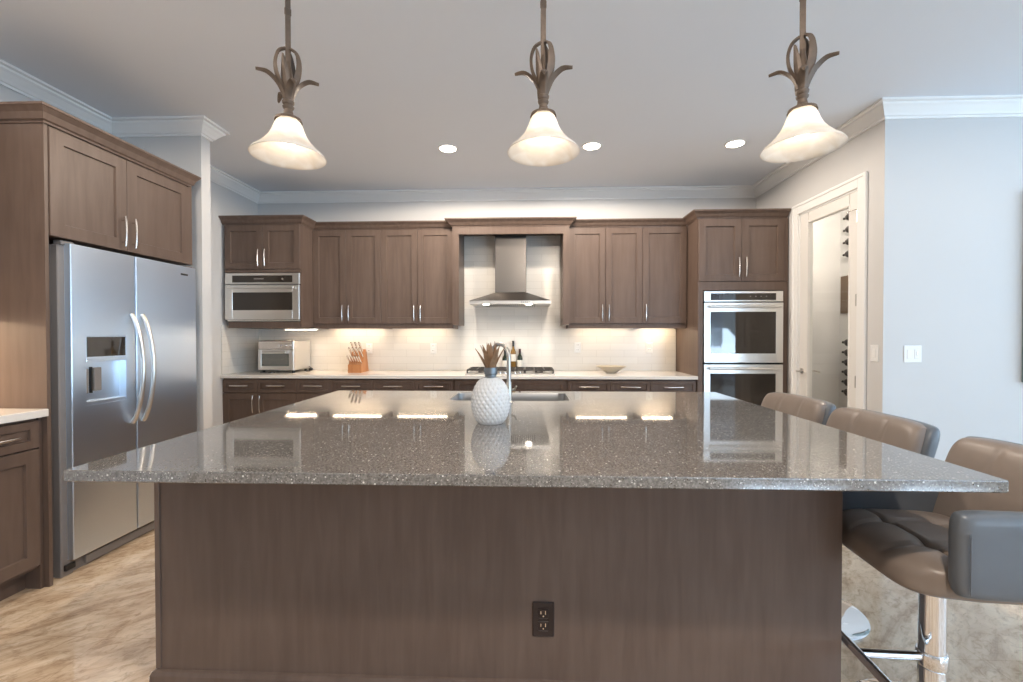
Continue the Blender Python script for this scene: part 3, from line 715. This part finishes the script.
for a, b2 in ((outs[0], ins[0]), (outs[-1], ins[1])):
    eds = []
    for lp in (a, b2):
        for i in range(len(lp)):
            e = bmx.edges.get((lp[i], lp[(i+1) % len(lp)])) or bmx.edges.new((lp[i], lp[(i+1) % len(lp)])); eds.append(e)
    bmesh.ops.triangle_fill(bmx, edges=eds, use_beauty=True)
it = ct.build('island_countertop', 'quartz')
tag(it, 'polished grey quartz island top with white flecks', 'countertop')
sk = thing('sink', 'stainless steel undermount sink in the island top', 'sink', ((SX0+SX1)/2, (SY0+SY1)/2, .70))
b = MB(); rings = []
for off, z, rr in ((-.001, IZ-.0015, .051), (.003, IZ-.0010, .05), (.005, IZ-.004, .05), (.006, IZ-.05, .05), (.012, .72, .05), (.04, .702, .05)):
    rings.append([(x, y, z) for x, y in rrect(SX0+off, SX1-off, SY0+off, SY1-off, rr, 6)])
g = b.grid(rings, close_v=True); b.cap(g[-1]); b.build('basin', 'basin_steel', sk, True, world=True)
MB().lathe([(.040, .705), (.036, .703), (.001, .7025)], ((SX0+SX1)/2, (SY0+SY1)/2, 0), 24).build('drain', 'chrome', sk, True, world=True)

fa = thing('faucet', 'tall gooseneck pull-down faucet at the island sink', 'faucet', (-.112, 2.585, IZ))
MB().lathe([(.027, .0005), (.027, .006), (.018, .012), (.0165, .03), (.0165, .115), (.014, .125)], n=24, capb=True, capt=True).build('faucet_body', 'faucet_nickel', fa, True)
pts = [(0, 0, .12), (0, 0, .20), (0, 0, .262)]
dx, dy, rad = -.70, .71, .082
for i in range(1, 13):
    a = PI*i/12; q = rad*(1-math.cos(a)); pts.append((dx*q, dy*q, .262+rad*math.sin(a)))
pts.append((dx*2*rad, dy*2*rad, .235))
MB().tube(pts, .012, 14).build('gooseneck', 'faucet_nickel', fa, True)
MB().lathe([(.0125, 0), (.016, -.01), (.017, -.07), (.014, -.078), (.001, -.078)], (dx*2*rad, dy*2*rad, .238), 18).build('spray_head', 'faucet_nickel', fa, True)
MB().tube([(.010, 0, .075), (.035, -.003, .080), (.045, -.010, .100)], [.008, .007, .005], 10).build('lever', 'faucet_nickel', fa, True)

# pineapple vase
va = thing('pineapple_vase', 'white diamond-cut glass vase on the island beside the faucet', 'vase', (-.168, 1.985, IZ+.001))
prof = []
NZ = 70; rows = []; NT = 132
for i in range(NZ+1):
    t = i/NZ; z = .205*t
    rb = .0855*(max(0, 1-abs((t-.46)/.60)**2.0))**.5
    if t < .10: rb = min(rb, .062+.10*(t/.10)*.12)
    if t > .93: rb = max(rb, .030)
    row = []
    for k in range(NT):
        th = 2*PI*k/NT; A = th*11+z*95; B = th*11-z*95
        f = min(abs(math.sin(A/1)), abs(math.sin(B/1))); env = min(1, t/.06)*min(1, (1-t)/.06)
        rr = rb+.0058*(f-.35)*env
        row.append((rr*math.cos(th), rr*math.sin(th), z))
    rows.append(row)
b = MB(); g = b.grid(rows, close_v=True, flip=True); b.cap(g[0][::-1]); b.cap(g[-1]); b.build('vase_body', 'vase_glass', va, True, angle=80)
MB().lathe([(.029, .198), (.030, .206), (.026, .209), (.026, .219), (.030, .222), (.031, .236), (.029, .250), (.025, .250), (.024, .21)], n=32).build('collar', 'pewter', va, True)
dl = thing('dried_leaf_bundle', 'brown pointed dried leaves standing in the pineapple vase', 'leaves', (-.168, 1.985, IZ+.25))
for i in range(12):
    az = i*2.399; ring = i/12; out = .012+.082*ring; hh = .125-.045*ring+random.uniform(-.01, .01)
    dvx, dvy = math.cos(az), math.sin(az); pts = []; wd = []
    for k in range(8):
        t = k/7; q = .006+out*(t**1.3); pts.append((dvx*q, dvy*q, -.03+(hh+.03)*t)); wd.append(.036*math.sin(PI*min(1, .18+.82*t))**.8*(1-t*.35)+.0012)
    MB().ribbon(pts, wd, (-dvy, dvx, 0), .0016).build('leaf', 'dried_leaf', dl, True)

# island outlet
t = thing('electrical_outlet', 'dark bronze electrical outlet on the front of the island', 'outlet', (.054, BY0, .311))
MB().box(-.038, .038, -.006, -.0002, -.061, .061, .0025).build('cover_plate', 'bronze_plate', t)
s = MB()
for zz in (-.022, .022): s.box(-.019, .019, -.0085, -.005, zz-.018, zz+.018, .003)
s.build('sockets', 'bronze_plate', t)
s = MB()
for zz in (-.020, .024): s.box(-.010, -.0072, -.0092, -.0078, zz-.003, zz+.008).box(.006, .0088, -.0092, -.0078, zz-.004, zz+.009).tube([(0, -.0092, zz-.010), (0, -.0078, zz-.010)], .0028, 10)
s.build('slots', 'nickel', t)

# ---------------------------------------------------------------- pendants
pd = thing('pendant_light', 'leftmost of the three pendant lamps with bronze leaves and white glass bell', 'pendant light', (-1.045, 1.90, 0), R(50), 'bronze leaf pendant lamps over the island')
ZR = 2.105
out_p = [(.154, -.014), (.1525, -.011), (.145, -.001), (.122, .018), (.096, .046), (.078, .070), (.066, .095), (.058, .118), (.050, .136), (.036, .150)]
in_p = [(.032, .146), (.046, .132), (.054, .116), (.062, .093), (.074, .067), (.092, .043), (.118, .0145), (.142, -.0045), (.151, -.015)]
b = MB(); n = 56
rows = [[(r*math.cos(2*PI*k/n), r*math.sin(2*PI*k/n), ZR+z) for k in range(n)] for r, z in out_p+in_p]
b.grid(rows, close_v=True, close_u=True); b.build('lamp_shade', 'shade', pd, True, angle=80)
MB().lathe([(.056, ZR+.138), (.053, ZR+.150), (.036, ZR+.158), (.020, ZR+.170), (.017, ZR+.190), (.022, ZR+.196), (.024, ZR+.203), (.018, ZR+.209), (.024, ZR+.216), (.025, ZR+.225), (.018, ZR+.231), (.017, ZR+.27), (.021, ZR+.31), (.015, ZR+.36), (.008, ZR+.40)], n=28, capt=True).build('stem', 'dark_metal', pd, True)
MB().lathe([(.001, ZR+.026), (.018, ZR+.031), (.029, ZR+.047), (.030, ZR+.060), (.022, ZR+.082), (.014, ZR+.10), (.013, ZR+.135)], n=24).build('bulb', 'bulb', pd, True)
point_light('bulb_glow', (0, 0, ZR+.045), .7, SOFT, .03, parent=pd)
MB().box(-.011, .011, -.0035, .0035, ZR+.38, 2.915, .001).box(-.013, .013, -.006, .006, ZR+.60, ZR+.63, .002).build('rod', 'dark_metal', pd)
MB().lathe([(.001, 2.905), (.05, 2.908), (.062, 2.918), (.064, 2.9295)], n=32).build('ceiling_canopy', 'dark_metal', pd, True)
def leaf(az, prof, wmax, nm='leaf'):
    c, s_ = math.cos(az), math.sin(az)
    pts = [(r*c, r*s_, ZR+z) for r, z in prof]; nn = len(pts)
    # refine
    P = []
    for i in range(nn-1):
        for q in range(4):
            t = q/4; P0 = Vector(pts[max(i-1, 0)]); P1 = Vector(pts[i]); P2 = Vector(pts[i+1]); P3 = Vector(pts[min(i+2, nn-1)])
            P.append(.5*((2*P1)+(P2-P0)*t+(2*P0-5*P1+4*P2-P3)*t*t+(3*P1-P0-3*P2+P3)*t**3))
    P.append(Vector(pts[-1])); wd = [wmax*(math.sin(PI*(.22+.74*i/(len(P)-1))))**.8 for i in range(len(P))]
    MB().ribbon(P, wd, (-s_, c, 0), .008).build(nm, 'dark_metal', pd, True)
for az in (R(-18), R(162)): leaf(az, [(.012, .235), (.022, .265), (.044, .305), (.082, .335), (.124, .336)], .052)
for az in (R(90), R(262)): leaf(az, [(.012, .225), (.022, .25), (.048, .278), (.082, .286), (.112, .262)], .038)
for az in (R(55), R(175), R(305)): leaf(az, [(.010, .245), (.026, .285), (.046, .335), (.050, .385), (.036, .430), (.008, .452)], .042)
for az in (R(225),): leaf(az, [(.012, .25), (.026, .30), (.036, .35), (.048, .405)], .034)
copy_tree(pd, loc=(.066, 1.90, 0), rz=R(8), label='middle of the three pendant lamps with bronze leaves and white glass bell')
copy_tree(pd, loc=(1.147, 1.90, 0), rz=R(-20), label='rightmost of the three pendant lamps with bronze leaves and white glass bell')

# recessed lights
def downlight(x, y, label, power=55):
    t = thing('recessed_light', label, 'ceiling light', (x, y, CZ), 0, 'recessed ceiling lights')
    MB().lathe([(.086, -.0005), (.085, -.004), (.070, -.006), (.068, -.001)], n=32).build('trim_ring', 'trim', t, True)
    MB().lathe([(.001, -.003), (.069, -.003)], n=32).build('lens', 'downlight', t)
    spot_light('downlight_glow', (0, 0, -.02), power, SOFT, .06, 177, parent=t, blend=.15)
downlight(-.69, 3.80, 'recessed ceiling light left of the middle pendant lamp')
downlight(.545, 3.80, 'recessed ceiling light just right of the middle pendant lamp')
downlight(1.745, 3.80, 'recessed ceiling light left of the right pendant lamp', 7)

downlight(-1.95, 1.65, 'unseen added fill light over the aisle in front of the refrigerator', 20)  # out of view, added to brighten the aisle floor and refrigerator
downlight(-1.95, .10, 'unseen added fill light behind the camera on the left', 36)  # out of view, added fill for the left side
downlight(.54, .20, 'unseen added fill light behind the camera in the middle', 100)  # out of view, added fill for the island front
downlight(2.9, 1.65, 'unseen added fill light over the bar stools', 6)  # out of view, added weak fill for the stool side
# ---------------------------------------------------------------- pantry door
CAS = [(0, 0), (.014, 0), (.020, .012), (.020, .03), (.013, .045), (.018, .07), (.018, .088), (0, .088)]
c = MB()
xr = XR-.0005
# casing as mitred frame of rectangular moulded pieces
def cas(y0, y1, z0, z1): c.box(xr-.014, xr, y0, y1, z0, z1, .002)
cas(D0-.088, D0, 0, DT+.088); cas(D1, D1+.075, 0, DT+.088); cas(D0, D1, DT, DT+.088)
c.box(xr-.022, xr-.001, D0-.090, D0-.066, 0, DT+.089, .003).box(xr-.022, xr-.001, D1+.053, D1+.077, 0, DT+.089, .003).box(xr-.0215, xr-.0015, D0-.089, D1+.076, DT+.066, DT+.090, .003)
c.box(XR, XR+.12, D0, D0+.012, 0, DT).box(XR, XR+.12, D1-.012, D1, 0, DT).box(XR, XR+.12, D0, D1, DT-.012, DT)
struct('trim_2', c, 'trim')
SD0, SD1, SDT = D0+.014, D1-.014, DT-.015
g0, g1, gt = 3.545, 4.045, 2.318
dm = MB().box(XR+.004, XR+.044, SD0, g0-.007, .01, SDT, .001).box(XR+.004, XR+.044, g1+.007, SD1, .01, SDT, .001).box(XR+.004, XR+.044, g0, g1, gt, SDT, .001).box(XR+.004, XR+.044, g0, g1, .01, .24, .001)
dm.box(XR+.0, XR+.048, g0-.012, g0, .23, gt+.01, .002).box(XR+.0, XR+.048, g1, g1+.012, .23, gt+.01, .002).box(XR+.0, XR+.048, g0, g1, gt-.002, gt+.012, .002)
d1 = struct('door_1', dm, 'door_paint')
MB().box(XR+.021, XR+.026, g0-.006, g1+.006, .236, gt+.004).build('glass_pane', 'glass', d1)
hn = MB()
for s_ in (1, -1):
    xx = XR+.004 if s_ == 1 else XR+.044
    hn.tube([(xx+.0, 4.118, .985), (xx-s_*.008, 4.118, .985)], .026, 20).tube([(xx, 4.118, .985), (xx-s_*.050, 4.118, .985)], .008, 12)
    hn.tube([(xx-s_*.048, 4.125, .985), (xx-s_*.050, 4.07, .988), (xx-s_*.046, 4.015, .982)], [.008, .0075, .006], 10)
hn.build('door_handle', 'nickel', d1, True)
for zz in (2.215, 1.578, .955):
    MB().box(XR-.004, XR+.004, 3.441, 3.457, zz-.045, zz+.045, .001).tube([(XR-.006, 3.449, zz-.046), (XR-.006, 3.449, zz+.046)], .006, 10).build('hinge', 'faucet_nickel', d1)
MB().tube([(XR-.008, 3.449, 2.265), (XR-.03, 3.49, 2.262), (XR-.02, 3.54, 2.262)], .004, 8).build('door_stop', 'nickel', d1)
# pantry contents
def wine_rack(z0, n, step, label, z_pad=.05):
    t = thing('wine_rack', label, 'wine rack', (3.405, 4.70, z0))
    b = MB()
    for yy in (-.03, .03): b.tube([(-.006, yy, -z_pad), (-.006, yy, step*(n-1)+z_pad)], .004, 8)
    for i in range(n):
        for yy in (-.03, .03): b.tube([(-.006, yy, step*i-.041), (-.05, yy, step*i-.0415), (-.085, yy, step*i-.032), (-.095, yy, step*i-.015)], .003, 6)
    b.build('rack_frame', 'black', t, True)
    return t
for z0, n, st_, lb, bl in ((2.16, 5, .128, 'black wall rack of bottles high on the pantry wall', 'dark bottle lying in the upper pantry wall rack'),
                         (.715, 6, .104, 'black wall rack of bottles low on the pantry wall', 'dark bottle lying in the lower pantry wall rack')):
    wine_rack(z0, n, st_, lb)
    for i in range(n):
        m_ = MB().lathe([(.001, .004), (.030, 0), (.037, .005), (.037, .13), (.030, .15), (.014, .165), (.013, .205), (.001, .206)], n=20)
        m_.xform(Matrix.Translation((3.348, 4.610, z0+i*st_)) @ Matrix.Rotation(R(-90), 4, 'X'))
        tag(m_.build('wine_bottle', 'dark_glass', None, True), bl, 'bottle', 'bottles in the upper pantry rack' if z0 > 2 else 'bottles in the lower pantry rack')
pic = thing('framed_picture', 'small dark brown picture hanging between the pantry wine racks', 'picture', (3.405, 4.74, 1.745))
MB().box(-.022, -.001, -.17, .17, -.20, .20, .003).build('frame', 'door_brown', pic); MB().box(-.025, -.02, -.15, .15, -.18, .18).build('canvas', 'door_brown', pic)
pl = thing('recessed_light', 'recessed ceiling light inside the pantry behind the glass door', 'ceiling light', (2.98, 4.2, CZ))
MB().lathe([(.001, -.003), (.070, -.003), (.085, -.0005)], n=32).build('lens', 'downlight', pl)
point_light('pantry_glow', (0, 0, -.55), 13, SOFT, .07, parent=pl)

# switches
def switch(M4, label, n, grp=None):
    t = thing('light_switch', label, 'light switch', (0, 0, 0)); t.matrix_world = M4
    wd = .036 if n == 1 else .060
    MB().box(-wd, wd, -.006, -.0002, -.060, .060, .002).build('cover_plate', 'white_plastic', t)
    for i in range(n):
        xx = 0 if n == 1 else (-.024 if i == 0 else .024)
        MB().box(xx-.016, xx+.016, -.009, -.005, -.033, .033, .002).build('rocker', 'trim', t)
    if n > 1: MB().box(.022, .026, -.014, -.008, -.012, .020, .001).build('slider', 'nickel', t)
switch(Matrix.Translation((XR, 3.272, 1.18)) @ Matrix.Rotation(R(-90), 4, 'Z'), 'white single light switch beside the pantry door casing', 1)
switch(Matrix.Translation((2.70, YJ, 1.178)), 'white double light switch on the pale right wall', 2)
# framed picture on the right wall, at the edge of the picture
fp = thing('framed_picture', 'dark-edged picture on the right wall at the edge of the photo', 'picture', (4.035, YJ, 1.64))
MB().box(-.60, .60, -.055, -.001, -.66, .66, .004).build('frame', 'frame_art', fp); MB().box(-.57, .57, -.058, -.05, -.63, .63).build('canvas', 'art', fp)

# ---------------------------------------------------------------- bar stools
def cushion(Wd, Dp, T, nu=28, nv=28, seam_u=(), seam_v=(), seam_d=.012, pc=.10, pe=9, crown_=.0, tuft=.0):
    """pillow block lying flat: returns rows for the top and bottom"""
    def sm(k, n): t = -1+2*k/n; return math.copysign(abs(math.sin(t*PI/2))**.85, t)
    def pt(u, v, side):
        x = u*Wd/2*(1-pc*abs(v)**6); y = v*Dp/2*(1-pc*abs(u)**6)
        t = T/2*max(0, (1-abs(u)**pe)*(1-abs(v)**pe))**.33
        z = side*t
        if side > 0:
            z += crown_*(1-u*u)*(1-v*v); g = 0
            for s_ in seam_u: g = max(g, math.exp(-((u-s_)/.022)**2))
            for s_ in seam_v: g = max(g, math.exp(-((v-s_)/.022)**2))
            edge = min(1, (1-abs(u))/.1)*min(1, (1-abs(v))/.1); z -= seam_d*g*max(edge, .25)
            for a_ in seam_u:
                for b_ in seam_v: z -= tuft*math.exp(-(((u-a_)/.10)**2+((v-b_)/.10)**2))
        return (x, y, z)
    b = MB(); us = [sm(i, nu) for i in range(nu+1)]; vs = [sm(j, nv) for j in range(nv+1)]
    b.grid([[pt(u, v, 1) for v in vs] for u in us]); b.grid([[pt(u, v, -1) for v in vs] for u in us], flip=True)
    bmesh.ops.remove_doubles(b.bm, verts=b.bm.verts[:], dist=.0004)
    return b
# local frame: seat centre at origin in plan, facing -X, z from floor
st = thing('bar_stool', 'nearest bar stool, brown tufted leather seat and armrest beside the island corner', 'bar stool', (1.325, 1.485, 0), R(-4), 'leather bar stools along the right side of the island')
SH = .600
se = cushion(.44, .50, .105, 72, 72, (-.36, .34), (-.38, .34), .014, .16, 7, .010, .016)
for v_ in se.bm.verts:
    x = v_.co.x
    if x < -.10: v_.co.z -= .42*(abs(x)-.10)**1.6
    v_.co.y *= 1-.10*max(0, (-x-.05)/.2)
se.xform(Matrix.Translation((.0, 0, SH+.008))).build('seat', 'leather', st, True, angle=70)
MB().box(-.13, .13, -.13, .13, SH-.075, SH-.045, .01).build('seat_plate', 'black', st)
# backrest: curved slab
bk = cushion(.40, .540, .095, 34, 72, (), (-.34, .34), .010, .07, 9, .006)
# stand it up: local u(x)->height, v(y)->width, z->towards -X
bkm = Matrix(((0, 0, -1, .225), (0, 1, 0, 0), (1, 0, 0, .738), (0, 0, 0, 1)))
bk.xform(bkm)
for v_ in bk.bm.verts:
    v_.co.x += .30*max(0, v_.co.z-.60)*1.0 - 1.0*(v_.co.y**2)*.35
bk.build('backrest', 'leather', st, True, angle=70)
# back shell (outer skin)
b = cushion(.395, .572, .075, 16, 24, (), (), 0, .05, 12)
b.xform(Matrix(((0, 0, -1, .258), (0, 1, 0, 0), (1, 0, 0, .738), (0, 0, 0, 1))))
for v_ in b.bm.verts: v_.co.x += .30*max(0, v_.co.z-.60)-.35*v_.co.y**2
b.build('back_shell', 'leather_daylit', st, True, angle=70)
for sy in (-1, 1):
    a = cushion(.40, .235, .062, 26, 20, (), (), 0, .05, 10)
    # x stays along X, y -> Z, z -> Y
    a.xform(Matrix(((1, 0, 0, .045), (0, 0, sy*1, sy*.262), (0, 1, 0, .716), (0, 0, 0, 1))))
    for v_ in a.bm.verts: v_.co.z += -.05*max(0, v_.co.x)*.0
    a.build('armrest', 'leather_daylit', st, True, angle=70)
    s_ = MB(); s_.tube([(-.135, sy*.294, z/100+.0) for z in (62, 66, 70, 74, 78)], .0022, 6); s_.build('seam_piping', 'leather_daylit', st, True)
MB().lathe([(.225, .0), (.225, .006), (.215, .012), (.12, .020), (.06, .030), (.042, .048), (.035, .07), (.035, SH-.055)], n=48, capb=True, capt=True).build('pedestal', 'chrome', st, True)
fo = MB().tube([(-.03, 0, .255), (-.12, 0, .252), (-.215, 0, .25)], .014, 12)
fo.tube([(-.205, -.21, .25), (-.225, -.15, .25), (-.225, .15, .25), (-.205, .21, .25)], .015, 12).lathe([(.039, .225), (.041, .23), (.041, .27), (.039, .275)], n=28, capb=True, capt=True)
fo.build('footrest', 'chrome', st, True)
MB().tube([(.03, .05, SH-.06), (.04, .12, SH-.068), (.04, .20, SH-.075)], .005, 8).build('height_lever', 'black', st, True)
copy_tree(st, loc=(1.345, 2.14, 0), rz=R(0), label='middle of the three bar stools, brown leather back seen over the island edge')
copy_tree(st, loc=(1.335, 2.74, 0), rz=R(3), label='farthest of the three bar stools, brown leather back nearest the ovens')

# ---------------------------------------------------------------- far side of the room, seen only in reflections
cu = thing('window_curtain', 'sheer pale curtain drawn across part of the rear window', 'curtain', (5.32, YREAR+.15, 0))
b = MB(); rows = []
for i in range(90):
    x = i/89*.6; y = .035*math.sin(i*.9)+.01*math.sin(i*2.3); rows.append([(x-.45, y*(1-.3*math.sin(PI*q/12)), .03+2.62*q/12) for q in range(13)])
b.grid(rows); o = b.build('curtain_cloth', 'curtain', cu, True)
sm_ = o.modifiers.new('thick', 'SOLIDIFY'); sm_.thickness = .003
